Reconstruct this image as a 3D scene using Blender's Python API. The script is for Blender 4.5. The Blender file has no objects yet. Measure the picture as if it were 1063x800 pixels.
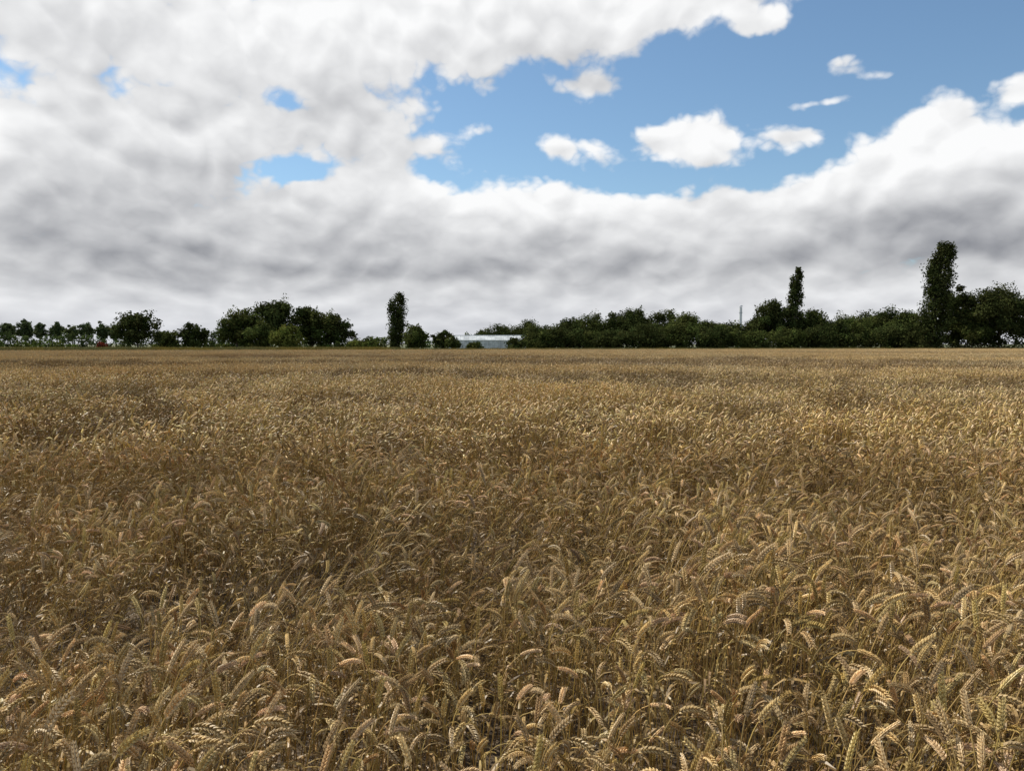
import bpy, math, numpy as np
from mathutils import Vector
rng=np.random.default_rng(7)
S=bpy.context.scene
S.view_settings.view_transform='Standard'; S.view_settings.look='None'; S.view_settings.exposure=0
F=803.0; HY=357.0; CAMZ=1.74
SUN_AZ=math.radians(-54); SUN_EL=math.radians(52)
def link(o): S.collection.objects.link(o); return o
# ------------------------------------------------------------ node helpers
class NB:
    def __init__(s,t): s.t=t
    def n(s,ty,**k):
        nd=s.t.nodes.new(ty)
        for a,b in k.items(): setattr(nd,a,b)
        return nd
    def put(s,sock,v):
        if isinstance(v,bpy.types.NodeSocket): s.t.links.new(v,sock)
        else: sock.default_value=v
    def m(s,op,a,b=None,c=None,clamp=False):
        nd=s.n('ShaderNodeMath',operation=op,use_clamp=clamp)
        for i,v in enumerate((a,b,c)):
            if v is not None: s.put(nd.inputs[i],v)
        return nd.outputs[0]
    def v(s,op,a,b=None,c=None,out=0):
        nd=s.n('ShaderNodeVectorMath',operation=op)
        for i,v in enumerate((a,b,c)):
            if v is not None: s.put(nd.inputs[i],v)
        return nd.outputs['Value'] if op in('DOT_PRODUCT','LENGTH') else nd.outputs[0]
    def comb(s,x,y,z=0.0):
        nd=s.n('ShaderNodeCombineXYZ')
        for i,v in enumerate((x,y,z)): s.put(nd.inputs[i],v)
        return nd.outputs[0]
    def sep(s,v):
        nd=s.n('ShaderNodeSeparateXYZ'); s.put(nd.inputs[0],v); return nd.outputs
    def noise(s,vec,scale,detail=2.0,rough=0.5,dist=0.0):
        nd=s.n('ShaderNodeTexNoise'); s.put(nd.inputs['Vector'],vec)
        nd.inputs['Scale'].default_value=scale; nd.inputs['Detail'].default_value=detail
        nd.inputs['Roughness'].default_value=rough; nd.inputs['Distortion'].default_value=dist
        return nd.outputs[0]
    def mr(s,v,a,b,c=0.0,d=1.0,kind='SMOOTHSTEP'):
        nd=s.n('ShaderNodeMapRange',interpolation_type=kind); s.put(nd.inputs[0],v)
        for i,x in enumerate((a,b,c,d)): s.put(nd.inputs[i+1],x)
        return nd.outputs[0]
    def mix(s,f,a,b,bt='MIX'):
        nd=s.n('ShaderNodeMix',data_type='RGBA',blend_type=bt)
        s.put(nd.inputs[0],f)
        for i,x in((6,a),(7,b)):
            if not isinstance(x,bpy.types.NodeSocket): x=(*x[:3],1.0)
            s.put(nd.inputs[i],x)
        return nd.outputs[2]
# ------------------------------------------------------------ world sky
W=bpy.data.worlds.new("World"); S.world=W; W.use_nodes=True
def blob_sum(b,P,blobs,acc):
    for (x,y,rx,ry,w) in blobs:
        a=math.atan((x-531.5)/F); ca=math.cos(a); e=math.atan((HY-y)/F*ca)
        ra=rx/F*ca*ca; re=ry/F*ca*math.cos(e)**2
        q=b.v('MULTIPLY_ADD',P,(1/ra,1/re,0),(-a/ra,-e/re,0))
        q=b.v('DOT_PRODUCT',q,q)
        acc=b.m('MULTIPLY_ADD',b.m('POWER',0.36788,q),w,acc)
    return acc
big=[(90,20,220,75,.95),(330,40,200,62,.95),(560,34,150,42,.85),(690,16,95,28,.7),(800,-4,70,26,.5),
(60,170,150,60,.85),(190,145,120,48,.7),(150,255,240,62,1.0),(370,132,90,38,.8),
(350,228,90,50,.9),(470,245,130,58,1.0),(600,250,120,54,.95),(700,262,110,46,.9),(800,242,110,40,.8),
(880,218,110,50,.8),(975,178,90,56,1.0),(1060,210,120,80,1.0),(722,150,54,30,1.0)]
small=[(965,134,46,32,.5),(450,160,44,14,.3),(680,150,26,12,.3),(822,146,40,14,.75),(580,157,18,8,.4),(868,76,36,18,1.0),(912,84,24,8,.6),(1052,94,36,20,.8),
(610,96,46,14,.7),(500,138,22,10,.55),(845,112,44,8,.65),(785,34,40,16,.65),(240,160,50,22,.1),(20,105,50,20,.1),
(300,108,26,14,-.55),(308,180,38,14,-.75),(185,92,28,9,-.35),(590,180,50,10,-.25),
(520,130,60,20,-.15),(655,194,36,10,-.3),(900,40,140,40,-.2)]
def cover_group(name,blobs):
    g=bpy.data.node_groups.new(name,'ShaderNodeTree')
    g.interface.new_socket('Vector',in_out='INPUT',socket_type='NodeSocketVector')
    g.interface.new_socket('Cover',in_out='OUTPUT',socket_type='NodeSocketFloat')
    b=NB(g); gi=b.n('NodeGroupInput'); go=b.n('NodeGroupOutput'); P=gi.outputs[0]; sx=b.sep(P); az,el=sx[0],sx[1]
    acc=b.mr(b.m('ABSOLUTE',az),0.75,1.05,0.0,0.35)
    acc=b.m('ADD',acc,b.mr(el,0.50,0.75,0.0,0.38)); acc=b.m('ADD',acc,-0.42)
    acc=blob_sum(b,P,blobs,acc)
    q=b.m('MULTIPLY',el,1/0.09); q=b.m('MULTIPLY',q,q)
    acc=b.m('MULTIPLY_ADD',b.m('POWER',0.36788,q),0.9,acc)
    nd=b.n('ShaderNodeMath',operation='SMOOTH_MIN'); b.put(nd.inputs[0],acc); nd.inputs[1].default_value=0.85; nd.inputs[2].default_value=0.5
    g.links.new(nd.outputs[0],go.inputs[0]); return g
gA=cover_group("cloud_cover",big+small); gB=cover_group("cloud_cover_coarse",big)
t=W.node_tree; t.nodes.clear(); b=NB(t)
tc=b.n('ShaderNodeTexCoord'); xyz=b.sep(tc.outputs['Generated'])
az=b.m('ARCTAN2',xyz[0],xyz[1]); el=b.m('ARCSINE',xyz[2]); P=b.comb(az,el,0.0)
def cover(g,off):
    gn=b.n('ShaderNodeGroup'); gn.node_tree=g
    b.put(gn.inputs[0],b.v('ADD',P,off) if off else P); return gn.outputs[0]
def NPof(daz,de):
    e2=b.m('MAXIMUM',b.m('ADD',el,de),0.0)
    wel=b.m('ADD',b.m('MULTIPLY',b.m('LOGARITHM',b.m('ADD',e2,0.03),math.e),0.12),b.m('MULTIPLY',e2,0.85))
    return b.comb(b.m('ADD',az,daz),wel,3.1)
def detail(NP,det,nb):
    f=b.m('MULTIPLY',b.m('SUBTRACT',b.noise(NP,6.5,det,0.58,0.1),0.5),1.55)
    for (sc,am) in ((11.,.38),(23.,.27),(49.,.18))[:nb]:
        nn=b.m('ABSOLUTE',b.m('SUBTRACT',b.noise(b.v('ADD',NP,(sc,0,0)),sc,1.0 if sc>40 else 0.0),0.5))
        f=b.m('MULTIPLY_ADD',nn,am*2.8,b.m('ADD',f,-am*.30))
    return f
C0=cover(gA,None); C2=cover(gB,(-0.02,0.05,0))
N0=detail(NPof(0,0),9.0,3); Ns=detail(NPof(0.0,0.0),3.0,2); N1=detail(NPof(-0.010,0.017),3.0,2)
D0=b.m('ADD',b.m('ADD',C0,N0),b.mr(el,0.02,0.13,0.6,0.0)); D1=b.m('ADD',C0,N1)
mask=b.mr(D0,-0.02,0.30)
th=b.m('MULTIPLY_ADD',b.mr(C2,-0.1,0.85,0,.8,'LINEAR'),1.0,b.m('MULTIPLY',b.mr(D1,-0.2,1.3,0,1.0),0.40))
light=b.m('EXPONENT',b.m('MULTIPLY',th,-0.85))
rk=b.mr(el,0.05,0.28,0.52,0.68)
rel=b.m('ADD',b.m('MULTIPLY',b.m('SUBTRACT',Ns,N1),rk),b.m('MULTIPLY',b.m('SUBTRACT',N0,Ns),0.42))
light=b.m('ADD',light,b.m('ADD',rel,-0.01))
shade=[(130,268,200,26,-.30),(60,215,120,30,-.12),(330,262,90,22,-.14),(950,240,120,24,-.32),(1050,255,80,22,-.12),(860,262,90,12,-.14),(540,274,140,14,-.16),(210,235,80,26,-.08),
(120,60,160,50,.20),(400,60,160,40,.24),(90,150,120,22,.14),(250,30,120,40,.1),(480,190,140,18,.22),(965,150,100,34,.34),(700,318,320,18,.18),(200,318,240,12,.24),(250,130,80,30,.14),(430,215,120,24,.12),(720,150,50,26,.2),(640,210,80,16,.16)]
light=blob_sum(b,P,shade,light)
light=b.mr(light,-0.20,1.02,0.0,1.0,'LINEAR')
ccol=b.mix(light,(0.24,0.25,0.28),(0.97,0.975,0.98))
ccol=b.mix(b.m('MULTIPLY',b.mr(el,0.0,0.09,1.0,0.0),0.5),ccol,(0.65,0.67,0.73))
sky=b.n('ShaderNodeTexSky',sky_type='NISHITA'); sky.sun_disc=False
sky.sun_elevation=SUN_EL; sky.sun_rotation=SUN_AZ%(2*math.pi); sky.air_density=1.0; sky.dust_density=0.3; sky.ozone_density=2.0
bg1=b.n('ShaderNodeBackground'); b.put(bg1.inputs[0],b.mix(1.0,sky.outputs[0],(0.90,1.0,1.0),'MULTIPLY')); bg1.inputs[1].default_value=0.12
bg2=b.n('ShaderNodeBackground'); b.put(bg2.inputs[0],ccol); bg2.inputs[1].default_value=1.0
ms=b.n('ShaderNodeMixShader'); b.put(ms.inputs[0],mask); t.links.new(bg1.outputs[0],ms.inputs[1]); t.links.new(bg2.outputs[0],ms.inputs[2])
wo=b.n('ShaderNodeOutputWorld'); t.links.new(ms.outputs[0],wo.inputs[0])
try: W.cycles.sampling_method='NONE'
except Exception as e: print(e)
# ------------------------------------------------------------ sun
sd=Vector((math.sin(SUN_AZ)*math.cos(SUN_EL),math.cos(SUN_AZ)*math.cos(SUN_EL),math.sin(SUN_EL)))
L=bpy.data.lights.new("sun",'SUN'); L.energy=5.0; L.angle=math.radians(0.5); L.color=(1,.94,.82)
so=link(bpy.data.objects.new("sun",L)); so.rotation_euler=sd.to_track_quat('Z','Y').to_euler(); so.location=(0,0,50)
# ------------------------------------------------------------ camera
cd=bpy.data.cameras.new("camera"); cam=link(bpy.data.objects.new("camera",cd)); S.camera=cam
cd.sensor_width=36; cd.lens=F/1063*36; cd.clip_end=20000; cd.clip_start=0.05
cam.location=(0,0,CAMZ); cam.rotation_euler=(math.radians(90)-math.atan((400-HY)/F),0,0)
# ------------------------------------------------------------ materials
def mat(name):
    m=bpy.data.materials.new(name); m.use_nodes=True; m.node_tree.nodes.clear(); return m,NB(m.node_tree)
def plant_mat(name,transl=0.25,rough=0.6,world_var=None,inst_var=0.0,spec=0.3):
    m,b=mat(name); t=m.node_tree
    at=b.n('ShaderNodeAttribute',attribute_name='Col'); col=at.outputs['Color']
    if world_var:
        geo=b.n('ShaderNodeNewGeometry')
        nz=b.mr(b.noise(geo.outputs['Position'],world_var[0],3.0,0.6),0.35,0.65)
        col=b.mix(nz,col,b.mix(1.0,col,world_var[1],'MULTIPLY'))
    if inst_var:
        oi=b.n('ShaderNodeObjectInfo')
        k=b.mr(oi.outputs['Random'],0,1,1-inst_var,1+inst_var,'LINEAR')
        col=b.v('MULTIPLY',col,b.comb(k,k,k))
    p=b.n('ShaderNodeBsdfDiffuse'); b.put(p.inputs['Color'],col)
    tr=b.n('ShaderNodeBsdfTranslucent'); b.put(tr.inputs[0],col)
    mx=b.n('ShaderNodeMixShader'); mx.inputs[0].default_value=transl
    t.links.new(p.outputs[0],mx.inputs[1]); t.links.new(tr.outputs[0],mx.inputs[2]); last=mx
    if spec:
        gl=b.n('ShaderNodeBsdfGlossy'); gl.inputs['Roughness'].default_value=rough; gl.inputs['Color'].default_value=(1,1,1,1)
        m2=b.n('ShaderNodeMixShader'); m2.inputs[0].default_value=spec; t.links.new(mx.outputs[0],m2.inputs[1]); t.links.new(gl.outputs[0],m2.inputs[2]); last=m2
    o=b.n('ShaderNodeOutputMaterial'); t.links.new(last.outputs[0],o.inputs[0]); return m
M_wheat=plant_mat("ripe_wheat",0.15,0.42,(0.09,(1.04,0.97,0.84)),0.12,0.03)
M_leaf=plant_mat("foliage",0.2,0.5,None,0.0,0.0)
M_grass=plant_mat("rough_grass",0.3,0.6,(0.15,(1.5,1.2,0.7)),0.3,0)
def simple(name,c1,c2,scale,rough=0.9,bump=0.0):
    m,b=mat(name); t=m.node_tree; geo=b.n('ShaderNodeNewGeometry')
    n=b.noise(geo.outputs['Position'],scale,6.0,0.6)
    p=b.n('ShaderNodeBsdfPrincipled'); b.put(p.inputs['Base Color'],b.mix(b.mr(n,0.3,0.7),c1,c2)); p.inputs['Roughness'].default_value=rough
    if bump:
        bp=b.n('ShaderNodeBump'); bp.inputs['Strength'].default_value=bump; b.put(bp.inputs['Height'],n); t.links.new(bp.outputs[0],p.inputs['Normal'])
    o=b.n('ShaderNodeOutputMaterial'); t.links.new(p.outputs[0],o.inputs[0]); return m
M_bark=simple("bark",(0.09,0.07,0.05),(0.16,0.13,0.10),4.0,0.9,0.4)
M_ground=simple("grassland",(0.06,0.08,0.025),(0.13,0.12,0.05),0.05)
M_soil=simple("field_soil",(0.05,0.035,0.022),(0.12,0.085,0.05),9.0,0.95,0.6)
M_frame=simple("white_painted_metal",(0.7,0.7,0.7),(0.8,0.8,0.8),2.0,0.4)
M_steel=simple("galvanised_steel",(0.5,0.51,0.52),(0.62,0.62,0.63),3.0,0.35)
m,b=mat("whitewashed_glass"); p=b.n('ShaderNodeBsdfPrincipled'); geo=b.n('ShaderNodeNewGeometry')
b.put(p.inputs['Base Color'],b.mix(b.mr(b.noise(geo.outputs['Position'],0.8,4.0),0.35,0.65),(0.40,0.42,0.42),(0.62,0.64,0.64))); p.inputs['Roughness'].default_value=0.3
o=b.n('ShaderNodeOutputMaterial'); m.node_tree.links.new(p.outputs[0],o.inputs[0]); M_glass=m
# ------------------------------------------------------------ mesh helpers
def build(name,V,Fc,cols=None,mi=None,mats=(),smooth=False):
    me=bpy.data.meshes.new(name)
    me.from_pydata(V.tolist() if hasattr(V,'tolist') else V,[],Fc.tolist() if hasattr(Fc,'tolist') else Fc)
    for x in mats: me.materials.append(x)
    if mi is not None: me.polygons.foreach_set('material_index',np.asarray(mi,dtype=np.int32))
    if cols is not None:
        c=np.ones((len(me.vertices),4),dtype=np.float32); c[:,:3]=cols
        a=me.color_attributes.new('Col','FLOAT_COLOR','POINT'); a.data.foreach_set('color',c.ravel())
    me.update(); return me
def nz(v): return v/np.maximum(np.linalg.norm(v,axis=-1,keepdims=True),1e-9)
def tube(pts,rad,ns=6):
    pts=np.asarray(pts,float); V=[];Fq=[]
    for i,p in enumerate(pts):
        d=nz(pts[min(i+1,len(pts)-1)]-pts[max(i-1,0)])
        a=np.array([1.,0,0]) if abs(d[0])<.8 else np.array([0,1.,0])
        u=nz(np.cross(d,a)); w=np.cross(d,u)
        for k in range(ns):
            th=2*math.pi*k/ns; V.append(p+rad[i]*(math.cos(th)*u+math.sin(th)*w))
    for i in range(len(pts)-1):
        for k in range(ns):
            Fq.append((i*ns+k,i*ns+(k+1)%ns,(i+1)*ns+(k+1)%ns,(i+1)*ns+k))
    return np.array(V),np.array(Fq)
def leafcloud(C,R,n,size,tone,rg,flat=0.8,up=0.3):
    idx=np.repeat(np.arange(len(C)),n); N=len(idx)
    d=nz(rg.normal(size=(N,3))); r=R[idx]*rg.random(N)**0.42
    wob=1+0.25*np.sin(d[:,0]*5+idx)+0.2*np.sin(d[:,2]*7+idx*2)
    pos=C[idx]+d*(r*wob)[:,None]*np.array([1,1,flat])
    nrm=nz(d*0.7+rg.normal(size=(N,3))*0.55+np.array([0,0,up]))
    t=nz(np.cross(nrm,rg.normal(size=(N,3)))); bb=np.cross(nrm,t)
    s=(size*(0.55+0.9*rg.random(N)))[:,None]
    V=np.stack([pos+t*s,pos+bb*s*.6,pos-t*s,pos-bb*s*.6],1).reshape(-1,3)
    V[:,2]=np.maximum(V[:,2],0.02)
    Fq=np.arange(4*N).reshape(N,4)
    ct=(0.6+0.8*rg.random(len(C)))[idx]*(0.75+0.5*rg.random(N))
    hue=rg.random(len(C))[idx]*.7+rg.random(N)*.3
    col=np.stack([0.055+0.035*hue,0.085+0.012*hue,0.025+0.008*hue],1)*ct[:,None]*np.array(tone)
    return V,Fq,np.repeat(col,4,axis=0)
def merge(parts):
    V=[];Fq=[];c=[];mi=[];o=0
    for (v,f,col,m) in parts:
        V.append(v);Fq.append(f+o);o+=len(v); c.append(col if col is not None else np.full((len(v),3),.1)); mi.append(np.full(len(f),m))
    return np.concatenate(V),np.concatenate(Fq),np.concatenate(c),np.concatenate(mi)
def X(px,D): return (px-531.5)/F*D
def H(py,D): return (HY-py)/F*D+CAMZ
def tree_parts(h,w,rg,kind='broad',tone=(1,1,1),skirt=0.12,bend=0.0,size=None,dens=1.0,prof=None,ox=0,oy=0):
    parts=[]
    if kind=='broad':
        w=w*1.2
        N=int(40+w*2.2); d=nz(rg.normal(size=(N,3))); rr=rg.random(N)**0.5*0.84
        lump=1+0.16*np.sin(d[:,0]*3.1+rg.random()*6)+0.12*np.sin(d[:,1]*4+d[:,2]*3+rg.random()*6)
        hc=h*(0.5+skirt/2); hh=h*(1-skirt)/2
        R=w/2*(0.16+0.16*rg.random(N)); R=np.minimum(R,hh*0.5)
        C=d*(rr*lump)[:,None]*np.array([w/2-w*.06,w/2-w*.06,hh*0.98]); 
        C[:,2]+=hc; wid=1.0-0.30*np.clip((C[:,2]-hc)/hh,0,1)**2; C[:,0]*=wid
        C[:,2]=np.minimum(C[:,2],h-R*0.75)
    else:
        N=int(h*2.6); tt=np.linspace(0.06,0.985,N)+rg.normal(size=N)*.01
        pr=np.interp(tt,[p[0] for p in prof],[p[1] for p in prof])*w/2
        a=rg.random(N)*6.283; R=pr*(0.45+0.25*rg.random(N))+0.15
        C=np.stack([np.cos(a)*(pr-R*.7),np.sin(a)*(pr-R*.7),tt*h-R*.3],1)
    C[:,0]+=bend*(np.clip(C[:,2]/h,0,1)**2)
    area=w*h*(0.8 if kind=='broad' else .75)
    sz=size or 0.22
    n=max(12,int(area*85*dens*(0.26/sz)**2/len(C)))
    V,Fq,c=leafcloud(C,R,n,sz,tone,rg,flat=0.85 if kind=='broad' else 1.5)
    V+=np.array([ox,oy,0]); parts.append((V,Fq,c,0))
    top=h*(0.75 if kind=='broad' else .95); r0=max(0.12,h*0.022)
    zz=np.linspace(-0.2,top,7); px=bend*(zz/h)**2
    pts=np.stack([px+np.sin(zz)*0.05*w/8+ox,np.cos(zz*.8)*.06+oy,zz],1)
    v,f=tube(pts,np.linspace(r0,r0*.2,7),7); parts.append((v,f,None,1))
    for i in rg.choice(len(C),min(14,len(C)),replace=False):
        c0=C[i]+np.array([ox,oy,0]); z0=max(0.15*h,C[i][2]*0.55); s=np.array([np.interp(z0,zz,pts[:,0]),np.interp(z0,zz,pts[:,1]),z0])
        mid=(s+c0)/2+np.array([0,0,-.04*h]); v,f=tube([s,mid,c0],[r0*.4,r0*.25,r0*.07],5); parts.append((v,f,None,1))
    return parts
seed=[100]
def tree(name,px,ytop,wpx,D,**k):
    seed[0]+=1; rg=np.random.default_rng(seed[0])
    V,Fq,c,mi=merge(tree_parts(H(ytop,D),wpx/F*D,rg,**k))
    o=link(bpy.data.objects.new(name,build(name,V,Fq,c,mi,(M_leaf,M_bark)))); o.location=(X(px,D),D,0); return o
# ------------------------------------------------------------ trees
B='broadleaf_tree'
DK=(.68,.66,.66); MD=(.92,.88,.78); LT=(1.7,1.5,1.1)
for a in [(143,321,44,135,DK,.14),(175,340,26,150,MD,.05),(200,334,30,150,DK,.1),(246,319,50,150,MD,.10),(290,307,56,157,DK,.1),(324,315,44,160,MD,.06),(350,321,34,162,DK,.06),(272,333,34,146,MD,.05),
          (432,337,34,165,MD,.05),(458,340,24,168,DK,.05),(-30,322,50,140,DK,.1),(-90,315,60,150,MD,.1)]:
    tree(B,a[0],a[1],a[2],a[3],tone=a[4],skirt=a[5],dens=1.15)
tree('willow_tree',296,338,40,140,tone=LT,skirt=.04)
tree('red_leaved_shrub',106,353,11,140,tone=(2.4,.40,.8),skirt=.0)
tree('shrub',471,348,20,160,tone=MD,skirt=.02); tree('shrub',385,349,26,165,tone=MD,skirt=.02); tree('shrub',368,351,20,150,tone=LT,skirt=.02)
tree('shrub',536,350,22,168,tone=DK,skirt=.0); tree('shrub',492,354,20,168,tone=MD,skirt=.0)
for a in [(522,335,40,245,DK),(548,332,40,248,MD),(500,341,24,250,MD),
          (568,338,44,195,DK),(592,330,48,198,DK),(620,324,50,200,MD),(650,315,50,200,DK),(680,323,48,196,DK),(708,318,46,200,MD),(736,331,42,196,DK),
          (756,331,36,185,MD),(778,336,32,186,DK),(802,308,50,186,DK),(838,320,48,184,MD),(862,330,40,182,DK),(888,324,48,200,MD),(914,314,50,205,DK),(942,320,48,198,MD),
          (994,295,42,176,DK),(1036,289,60,174,DK),(1084,300,56,178,DK),(1135,296,60,180,MD),(1190,305,60,182,DK)]:
    tree(B,a[0],a[1],a[2],a[3],tone=a[4],skirt=.03,dens=1.25 if a[0]>780 else 1.05)
for a in [(554,344,40,176,MD),(584,340,50,178,DK),(610,343,40,177,MD),(638,341,54,176,DK),(672,335,54,178,DK),(706,333,56,178,MD),(742,337,50,176,DK),(780,340,46,176,MD),(818,338,40,174,MD),(850,336,50,176,DK),(885,335,54,178,MD),(930,334,60,178,DK),(955,328,40,178,DK),(1008,320,50,174,MD)]:
    tree('hawthorn_bush',*a[:4],tone=a[4],skirt=.0)
PR=[(0,.35),(.1,.8),(.3,1),(.5,.95),(.68,.85),(.78,.66),(.84,.76),(.93,.55),(1,.2)]
tree('lombardy_poplar_tree',411,306,19,172,kind='pop',prof=[(0,.4),(.15,.7),(.35,.85),(.5,1),(.62,.8),(.75,1),(.9,.85),(1,.4)],tone=DK,bend=.6,dens=1.5)
tree('lombardy_poplar_tree',823,279,18,182,kind='pop',prof=PR,tone=DK,bend=1.0,dens=1.5)
tree('lombardy_poplar_tree',966,254,32,170,kind='pop',prof=[(0,.4),(.12,.9),(.3,1),(.44,.95),(.56,.68),(.64,.8),(.74,.86),(.82,.62),(.9,.7),(.96,.55),(1,.28)],tone=DK,bend=2.8,dens=1.5)
parts=[]
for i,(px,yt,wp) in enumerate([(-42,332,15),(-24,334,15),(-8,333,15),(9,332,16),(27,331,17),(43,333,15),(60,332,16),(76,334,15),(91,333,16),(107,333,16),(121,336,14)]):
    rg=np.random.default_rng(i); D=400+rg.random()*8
    parts+=tree_parts(H(yt,D),wp/F*D,rg,tone=(1.1,1.1,1.4),skirt=.2,size=.42,dens=1.2,ox=X(px,D),oy=D)  # lighter, bluer leaf tone: distance haze put into the colour
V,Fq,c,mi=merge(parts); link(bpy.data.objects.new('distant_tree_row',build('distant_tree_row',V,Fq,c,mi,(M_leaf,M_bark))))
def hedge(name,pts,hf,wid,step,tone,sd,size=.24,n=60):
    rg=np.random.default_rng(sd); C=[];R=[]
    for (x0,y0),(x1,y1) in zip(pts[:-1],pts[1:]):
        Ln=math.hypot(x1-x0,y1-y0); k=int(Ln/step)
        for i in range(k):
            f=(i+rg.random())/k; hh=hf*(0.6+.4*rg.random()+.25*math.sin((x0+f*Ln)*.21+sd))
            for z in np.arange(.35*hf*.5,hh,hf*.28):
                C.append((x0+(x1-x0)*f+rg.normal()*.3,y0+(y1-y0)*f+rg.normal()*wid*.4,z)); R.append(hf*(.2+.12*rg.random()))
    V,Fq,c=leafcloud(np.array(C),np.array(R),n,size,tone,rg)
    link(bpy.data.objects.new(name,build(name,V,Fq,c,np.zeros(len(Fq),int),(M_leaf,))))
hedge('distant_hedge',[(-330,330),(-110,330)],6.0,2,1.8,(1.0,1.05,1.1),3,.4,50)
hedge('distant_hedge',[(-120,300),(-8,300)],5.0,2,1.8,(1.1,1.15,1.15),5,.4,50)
hedge('hedge',[(2,176),(60,173),(130,178)],4.6,2,1.2,(.72,.7,.68),6,.24,55)
hedge('hedge',[(-100,144),(-50,152),(-28,160)],1.9,1.2,1.1,(1.3,1.3,1.0),8,.2,40)
# ------------------------------------------------------------ greenhouse
def boxp(c,s):
    x,y,z=c; a,bb,d=s[0]/2,s[1]/2,s[2]/2
    V=np.array([(x+i*a,y+j*bb,z+k*d) for k in(-1,1) for j in(-1,1) for i in(-1,1)],float)
    return V,np.array([(0,2,3,1),(4,5,7,6),(0,1,5,4),(2,6,7,3),(0,4,6,2),(1,3,7,5)])
def obj_from(name,plist,m,parent=None):
    V=[];Fq=[];o=0
    for v,f in plist: V.append(v);Fq+= [tuple(int(q)+o for q in ff) for ff in f];o+=len(v)
    ob=link(bpy.data.objects.new(name,build(name,np.concatenate(V),Fq,None,None,(m,))))
    if parent: ob.parent=parent
    return ob
gh=link(bpy.data.objects.new('greenhouse',None)); GX,GY=X(506,205),205; gh.location=(GX,GY,0)
GL=21.0; sp=5.0; eh=2.7; rh=4.0; nsp=4
glass=[];fr=[]
for k in range(nsp):
    y0=k*sp; 
    for (ya,za,yb,zb) in((y0,eh,y0+sp/2,rh),(y0+sp/2,rh,y0+sp,eh)):
        glass.append((np.array([(-GL/2,ya,za),(GL/2,ya,za),(GL/2,yb,zb),(-GL/2,yb,zb)]),[(0,1,2,3)]))
        for x in np.arange(-GL/2,GL/2+.01,1.05):
            v,f=tube([(x,ya,za+.05),(x,yb,zb+.05)],[.04,.04],4); fr.append((v,f))
    for s in(-1,1):
        x=s*GL/2
        glass.append((np.array([(x,y0,0.5),(x,y0+sp,.5),(x,y0+sp,eh),(x,y0+sp/2,rh),(x,y0,eh)]),[(0,1,2,3,4)]))
        for yy in np.arange(0,sp,1.25): fr.append(boxp((x+s*.04,y0+yy,eh/2),(.07,.07,eh)))
    fr.append(boxp((0,y0,eh+.03),(GL+.2,.22,.14))); fr.append(boxp((0,y0+sp/2,rh+.06),(GL+.2,.14,.12)))
for yy,s in((0,-1),(nsp*sp,1)):
    glass.append((np.array([(-GL/2,yy,.5),(GL/2,yy,.5),(GL/2,yy,eh),(-GL/2,yy,eh)]),[(0,1,2,3)]))
    fr.append(boxp((0,yy+s*.03,.25),(GL,.12,.5)))
    for x in np.arange(-GL/2,GL/2+.01,1.05): fr.append(boxp((x,yy+s*.05,eh/2+.25),(.07,.07,eh-.5)))
obj_from('glazing',glass,M_glass,gh); obj_from('frame',fr,M_frame,gh)
D=215; ch=link(bpy.data.objects.new('chimney_flue',None)); ch.location=(X(768,D),D,0); ht=H(319,D)
v,f=tube([(0,0,0),(0,0,ht)],[.42,.40],14); fl=[(v,f)]
v,f=tube([(0,0,ht*.5),(0,0,ht*.5+.25)],[.5,.5],14); v2,f2=tube([(0,0,ht-1.6),(0,0,ht-1.4)],[.5,.5],14)
obj_from('flue_pipe',fl,M_frame,ch); obj_from('collars',[(v,f),(v2,f2)],M_steel,ch)
v,f=tube([(0,0,ht+.2),(0,0,ht+.45),(0,0,ht+.6)],[.55,.45,.03],14); st=[boxp((x,y,ht+.05),(.04,.04,.4)) for x,y in((.3,0),(-.3,0),(0,.3),(0,-.3))]
obj_from('rain_cap',[(v,f)]+st,M_steel,ch)
# ------------------------------------------------------------ ground
def sheet(name,pts,z,m):
    return link(bpy.data.objects.new(name,build(name,[(x,y,z) for x,y in pts],[tuple(range(len(pts)))],None,None,(m,))))
sheet('ground',[(-9000,-9000),(9000,-9000),(9000,9000),(-9000,9000)],0,M_ground)
def yedge(x): return 137+0.25*x
sheet('field_soil',[(-130,-25),(150,-25),(150,yedge(150)),(-130,yedge(-130))],0.004,M_soil)
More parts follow.
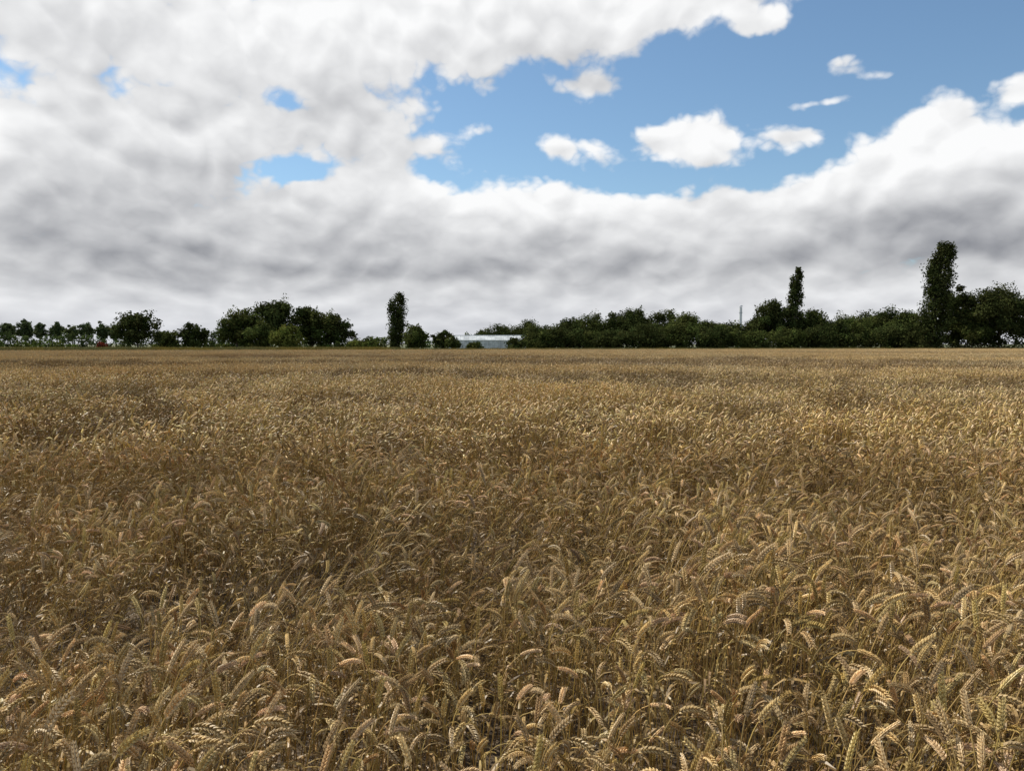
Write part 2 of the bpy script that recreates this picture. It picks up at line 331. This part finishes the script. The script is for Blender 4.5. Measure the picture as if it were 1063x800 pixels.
# ------------------------------------------------------------ wheat stalks
EAR=np.array([0.58,0.425,0.205]); STEM=np.array([0.47,0.335,0.12]); LEAF=np.array([0.36,0.25,0.105])
def centre(hgt,A,ear,rg,n_st=5,n_neck=5,n_ear=5):
    s=np.concatenate([np.linspace(0,hgt*.80,n_st),hgt*.80+np.linspace(0,hgt*.20,n_neck+1)[1:],hgt+np.linspace(0,ear,n_ear+1)[1:]])
    a0=rg.normal()*.05; lean=.15*rg.random()
    t=np.clip((s-hgt*.80)/(hgt*.20+ear),0,1); ang=a0+lean*s/hgt+A*(t**1.4)
    p=[np.zeros(3)]
    for i in range(1,len(s)):
        a=(ang[i]+ang[i-1])/2; p.append(p[-1]+(s[i]-s[i-1])*np.array([math.sin(a),0,math.cos(a)]))
    return np.array(p),ang,len(s)-n_ear-1
def stalk(rg,lod):
    V=[];Fc=[];C=[]; cnt=[0]
    def add(v,f,c):
        o=cnt[0]; V.append(np.asarray(v,float)); Fc.extend([tuple(int(i)+o for i in q) for q in f])
        C.append(np.tile(c,(len(v),1))); cnt[0]+=len(v)
    hgt=.69+.06*rg.normal(); A=rg.choice([rg.uniform(.2,1.2),rg.uniform(1.0,2.3),rg.uniform(1.9,2.9)]); ear=.078+.024*rg.random()
    tint=np.array([1,1,1])*(0.8+.35*rg.random()); tint=tint*np.array([1,1+.04*rg.normal(),1+.10*rg.normal()])
    if lod==0: pts,ang,k=centre(hgt,A,ear,rg)
    else: pts,ang,k=centre(hgt,A,ear,rg,2,2,2)
    ns=4 if lod==0 else 3
    rs=np.full(k+1,.0017 if lod==0 else .0024); rs[-1]=.0012
    v,f=tube(pts[:k+1],rs,ns); add(v,f,STEM*tint)
    e=pts[k:]
    cum=np.concatenate([[0],np.cumsum(np.linalg.norm(np.diff(e,axis=0),axis=1))])
    def at(s):
        p=np.array([np.interp(s,cum,e[:,i]) for i in range(3)]); p2=np.array([np.interp(min(s+.004,cum[-1]),cum,e[:,i]) for i in range(3)]);p1=np.array([np.interp(max(s-.004,0),cum,e[:,i]) for i in range(3)])
        return p,nz(p2-p1)
    phi=rg.random()*3.14
    if lod==0:
        n=18
        for i in range(n):
            s=cum[-1]*i/(n)*.95; p,tg=at(s); side=np.array([0,1.,0]); oth=np.cross(tg,side)
            u=side*math.cos(phi)+oth*math.sin(phi); w=np.cross(tg,u); sg=1 if i%2 else -1
            tp=(.75+.25*math.sin(math.pi*min(1,(i+2)/n)))*1.2
            for fl in(-1,0,1):
                dr=nz(tg+u*sg*(.46+.12*rg.random())+w*fl*.36); ln=.0128*tp*(1 if fl else 1.15); r=.0031*tp
                base=p+u*sg*.0012+w*fl*.0014
                a1=nz(np.cross(dr,w)); a2=np.cross(dr,a1)
                vs=[base]+[base+dr*ln*.4+r*(math.cos(q)*a1+math.sin(q)*a2) for q in(0,1.57,3.14,4.71)]+[base+dr*ln]
                cc=EAR*tint*(0.7+.55*rg.random())
                add(vs,[(0,2,1),(0,3,2),(0,4,3),(0,1,4),(1,2,5),(2,3,5),(3,4,5),(4,1,5)],cc)
                if fl==0:
                    aw=.006+.014*(i/n)*rg.random(); tip=base+dr*ln
                    add([tip+a1*.0006,tip-a1*.0006,tip+nz(dr+tg*.6)*aw],[(0,1,2)],cc*1.15)
    else:
        rr=[.002,.0095,.0105,.0075,.001] if lod==1 else [.002,.012,.001]
        ss=np.linspace(0,cum[-1],len(rr)); pp=[at(s)[0] for s in ss]
        v,f=tube(pp,rr,5 if lod==1 else 3)
        if lod==1: v=v+rg.normal(size=v.shape)*.0014
        add(v,f,EAR*tint*1.0)
        C[-1]=C[-1]*(.7+.55*rg.random((len(v),1)))
    nl={0:3,1:2,2:1}[lod]
    for j in range(nl):
        z=hgt*rg.uniform(.25,.74); a=rg.random()*6.28; Lg=rg.uniform(.12,.24); wd=.0045 if lod==0 else .006
        m=6 if lod==0 else 3; p=np.array([np.interp(z,pts[:,2][:k+1],pts[:k+1,0]),0,z]); el=1.2; vs=[]
        dr=np.array([math.cos(a),math.sin(a),0]); sdv=np.array([-math.sin(a),math.cos(a),0]); tw=rg.normal()*.5
        for q in range(m+1):
            t=q/m; wv=wd*(1-t**2)*(0.6+.4*math.sin(3*t+1))+.0004
            sv=nz(sdv*math.cos(tw*t*3)+np.array([0,0,1])*math.sin(tw*t*3)); vs+= [p-sv*wv,p+sv*wv]
            el-=rg.uniform(.25,.75)*(6/m); el=max(el,-1.5); p=p+Lg/m*(dr*math.cos(el)+np.array([0,0,1])*math.sin(el))
        add(vs,[(2*q,2*q+1,2*q+3,2*q+2) for q in range(m)],LEAF*tint*rg.uniform(.6,1.15))
    return np.concatenate(V),Fc,np.concatenate(C)
def src_collection(name,makers):
    col=bpy.data.collections.new(name)
    for i,(V,Fc,C) in enumerate(makers):
        o=bpy.data.objects.new(f"{name}_{i:02d}",build(f"{name}_{i:02d}",V,Fc,C,None,(M_wheat if 'grass' not in name else M_grass,))); col.objects.link(o)
    return col
def patch(rg,n,rad,bank,asd,tsd,lean=0.0,tint=(1,1,1)):
    """a bunch of stalks; lean>0 gives blown-over straw; tint browns it and paints in the shade of dips"""
    V=[];Fc=[];C=[];o=0
    for i in range(n):
        v,f,c=bank[rg.integers(len(bank))]; a=rg.normal()*asd; r=rad*math.sqrt(rg.random()); q=rg.random()*6.283
        t1,t2=rg.normal()*tsd+lean*(.5+rg.random()),rg.normal()*tsd*(1+lean*3); ca,sa=math.cos(a),math.sin(a)
        x=v[:,0]; y=v[:,1]; z=v[:,2]; k=(.88+.2*rg.random())/math.sqrt(1+t1*t1*.5+t2*t2*.5)
        V.append(np.stack([x*ca-y*sa+r*math.cos(q)+z*t1*k,x*sa+y*ca+r*math.sin(q)+z*t2*k,z*k],1))
        Fc.extend([tuple(int(k_)+o for k_ in ff) for ff in f]); C.append(c*(.72+.5*rg.random())*np.array(tint)); o+=len(v)
    return np.concatenate(V),Fc,np.concatenate(C)
rg=np.random.default_rng(11)
b0=[stalk(rg,0) for _ in range(30)]; b1=[stalk(rg,1) for _ in range(24)]; b2=[stalk(rg,2) for _ in range(24)]
BR_SHADE=(.50,.46,.42)  # brown of matted straw, with the shade of dips put into the colour
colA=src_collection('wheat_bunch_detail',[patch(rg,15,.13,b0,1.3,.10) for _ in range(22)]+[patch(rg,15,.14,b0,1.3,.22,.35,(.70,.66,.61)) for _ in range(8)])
colB=src_collection('wheat_bunch_simple',[patch(rg,46,.34,b1,1.2,.09) for _ in range(14)]+[patch(rg,42,.34,b1,1.2,.16,.4,BR_SHADE) for _ in range(8)])
colC=src_collection('wheat_tuft',[patch(rg,100,.65,b2,1.1,.1) for _ in range(8)]+[patch(rg,90,.65,b2,1.1,.16,.3,BR_SHADE) for _ in range(6)])
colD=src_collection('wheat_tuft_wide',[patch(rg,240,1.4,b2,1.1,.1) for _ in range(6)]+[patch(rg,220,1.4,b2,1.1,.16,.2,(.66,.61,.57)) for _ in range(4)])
def waves(seed,wx,wy,n=14):
    r=np.random.default_rng(seed); k=[(r.normal()*6.283/wx,r.normal()*6.283/wy,r.random()*6.283) for _ in range(n)]
    return lambda x,y: sum(np.cos(a*x+b_*y+c) for a,b_,c in k)/math.sqrt(n/2)
n_near=waves(1,2.6,2.2); n_mid=waves(2,40,24); n_dir=waves(3,5,4); n_h=waves(5,3.5,3.5); n_fine=waves(8,7,5)
def sst(a,b_,v): t=np.clip((v-a)/(b_-a),0,1); return t*t*(3-2*t)
def gauss(x,y,cx,cy,rx,ry,rot=0):
    c,s=math.cos(rot),math.sin(rot); u=((x-cx)*c+(y-cy)*s)/rx; v=(-(x-cx)*s+(y-cy)*c)/ry; return np.exp(-(u*u+v*v))
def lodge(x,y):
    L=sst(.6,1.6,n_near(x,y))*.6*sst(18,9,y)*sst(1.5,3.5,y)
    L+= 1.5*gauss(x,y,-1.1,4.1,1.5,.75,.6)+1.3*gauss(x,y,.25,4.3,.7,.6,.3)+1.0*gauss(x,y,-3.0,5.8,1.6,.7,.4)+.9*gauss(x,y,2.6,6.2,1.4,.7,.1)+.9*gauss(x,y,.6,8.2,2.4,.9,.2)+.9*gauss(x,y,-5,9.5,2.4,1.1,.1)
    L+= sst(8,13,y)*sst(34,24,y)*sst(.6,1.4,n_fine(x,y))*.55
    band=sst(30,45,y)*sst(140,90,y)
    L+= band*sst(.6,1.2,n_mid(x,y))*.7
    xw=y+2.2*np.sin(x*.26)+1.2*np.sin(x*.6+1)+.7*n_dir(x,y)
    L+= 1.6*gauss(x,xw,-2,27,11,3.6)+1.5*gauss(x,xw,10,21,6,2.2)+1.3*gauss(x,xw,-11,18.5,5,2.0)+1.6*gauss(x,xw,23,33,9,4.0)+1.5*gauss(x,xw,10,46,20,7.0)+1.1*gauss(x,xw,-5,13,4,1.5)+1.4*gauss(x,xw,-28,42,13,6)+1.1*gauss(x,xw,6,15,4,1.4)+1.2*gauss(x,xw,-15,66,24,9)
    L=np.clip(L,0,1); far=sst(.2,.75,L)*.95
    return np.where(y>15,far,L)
def scatter(y0,y1,dens_,margin,xk=.72,sd=0):
    r=np.random.default_rng(sd); xm=xk*y1+margin; s=1/math.sqrt(dens_)
    gx,gy=np.meshgrid(np.arange(-xm,xm,s),np.arange(y0,y1,s)); x=gx.ravel();y=gy.ravel()
    x=x+(r.random(len(x))-.5)*s*1.3; y=y+(r.random(len(x))-.5)*s*1.3
    ok=(np.abs(x)<xk*np.maximum(y,0)+margin)&(y<yedge(x)); return x[ok],y[ok],r
def rot_attr(x,y,r,wind_sd,tilt,lk):
    n=len(x); Lg=lodge(x,y); wd=-.35+.5*n_dir(x,y)
    phi=wd+r.normal(size=n)*wind_sd*(1-.5*Lg)
    alpha=np.abs(r.normal(size=n))*tilt+Lg*lk*(1+.15*r.normal(size=n))
    th=wd+r.normal(size=n)*(.9*(1-Lg)+.35)
    a=phi-th
    c1,s1=np.cos(th),np.sin(th); c2,s2=np.cos(alpha),np.sin(alpha); c3,s3=np.cos(a),np.sin(a)
    R00=c1*c2*c3-s1*s3; R10=s1*c2*c3+c1*s3; R20=-s2*c3; R21=s2*s3; R22=c2
    return np.stack([np.arctan2(R21,R22),np.arcsin(np.clip(-R20,-1,1)),np.arctan2(R10,R00)],1),Lg
def instancer(name,x,y,z,rot,scl,idx,col):
    me=bpy.data.meshes.new(name); n=len(x); me.vertices.add(n)
    me.vertices.foreach_set('co',np.stack([x,y,z],1).astype(np.float32).ravel())
    a=me.attributes.new('rot','FLOAT_VECTOR','POINT'); a.data.foreach_set('vector',rot.astype(np.float32).ravel())
    a=me.attributes.new('scl','FLOAT_VECTOR','POINT'); a.data.foreach_set('vector',scl.astype(np.float32).ravel())
    a=me.attributes.new('idx','INT','POINT'); a.data.foreach_set('value',idx.astype(np.int32))
    o=link(bpy.data.objects.new(name,me))
    ng=bpy.data.node_groups.new(name+'_nodes','GeometryNodeTree')
    ng.interface.new_socket('Geometry',in_out='INPUT',socket_type='NodeSocketGeometry'); ng.interface.new_socket('Geometry',in_out='OUTPUT',socket_type='NodeSocketGeometry')
    N=ng.nodes; Lk=ng.links; gi=N.new('NodeGroupInput'); go=N.new('NodeGroupOutput')
    ci=N.new('GeometryNodeCollectionInfo'); ci.inputs[0].default_value=col; ci.inputs['Separate Children'].default_value=True; ci.inputs['Reset Children'].default_value=True
    ip=N.new('GeometryNodeInstanceOnPoints'); ip.inputs['Pick Instance'].default_value=True
    def na(nm,ty):
        q=N.new('GeometryNodeInputNamedAttribute'); q.data_type=ty; q.inputs[0].default_value=nm; return q.outputs[0]
    Lk.new(gi.outputs[0],ip.inputs['Points']); Lk.new(ci.outputs[0],ip.inputs['Instance'])
    Lk.new(na('rot','FLOAT_VECTOR'),ip.inputs['Rotation']); Lk.new(na('scl','FLOAT_VECTOR'),ip.inputs['Scale']); Lk.new(na('idx','INT'),ip.inputs['Instance Index'])
    Lk.new(ip.outputs[0],go.inputs[0]); md=o.modifiers.new('scatter','NODES'); md.node_group=ng; return o
field=link(bpy.data.objects.new('wheat_field',None))
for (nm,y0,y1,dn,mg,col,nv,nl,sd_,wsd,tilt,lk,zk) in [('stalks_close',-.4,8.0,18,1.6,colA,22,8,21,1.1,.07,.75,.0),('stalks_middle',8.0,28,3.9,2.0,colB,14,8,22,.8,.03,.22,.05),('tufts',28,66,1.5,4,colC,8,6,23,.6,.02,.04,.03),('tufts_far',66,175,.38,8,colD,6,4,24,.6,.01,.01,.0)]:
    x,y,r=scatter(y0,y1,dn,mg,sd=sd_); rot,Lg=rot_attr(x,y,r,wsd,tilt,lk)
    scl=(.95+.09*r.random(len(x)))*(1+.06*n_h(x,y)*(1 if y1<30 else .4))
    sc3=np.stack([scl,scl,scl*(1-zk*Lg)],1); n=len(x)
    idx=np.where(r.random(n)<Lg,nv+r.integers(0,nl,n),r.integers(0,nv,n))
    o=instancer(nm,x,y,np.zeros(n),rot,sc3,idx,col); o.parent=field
# ------------------------------------------------------------ rough grass verge
def gtuft(r,n,rad,hh):
    V=[];Fc=[];C=[];o=0
    for i in range(n):
        q=r.random()*6.28; rr=rad*math.sqrt(r.random()); bx,by=rr*math.cos(q),rr*math.sin(q); h=hh*(.5+.6*r.random()); a=r.random()*6.28; ln=.35*h*r.random(); w=.018
        dx,dy=math.cos(a),math.sin(a); sx,sy=-dy*w,dx*w
        v=[(bx-sx,by-sy,0),(bx+sx,by+sy,0),(bx+dx*ln*.3+sx,by+dy*ln*.3+sy,h*.6),(bx+dx*ln*.3-sx,by+dy*ln*.3-sy,h*.6),(bx+dx*ln,by+dy*ln,h)]
        V+=v; Fc+=[(o,o+1,o+2,o+3),(o+3,o+2,o+4)]; c=np.array([.15,.145,.06])*(.6+.6*r.random()); C+= [c]*5; o+=5
    return np.array(V),Fc,np.array(C)
colG=src_collection('grass_tuft',[gtuft(rg,90,.6,.95) for _ in range(5)])
r=np.random.default_rng(5); n=9000; x=-125+260*r.random(n)**1.5; y=yedge(x)+.6+r.random(n)**1.4*11
rot=np.stack([np.zeros(n),np.zeros(n),r.random(n)*6.28],1); s=.65+.5*r.random(n)+.25*(x<-20)
instancer('rough_grass_verge',x,y,np.zeros(n),rot,np.stack([s,s,s],1),r.integers(0,5,n),colG)
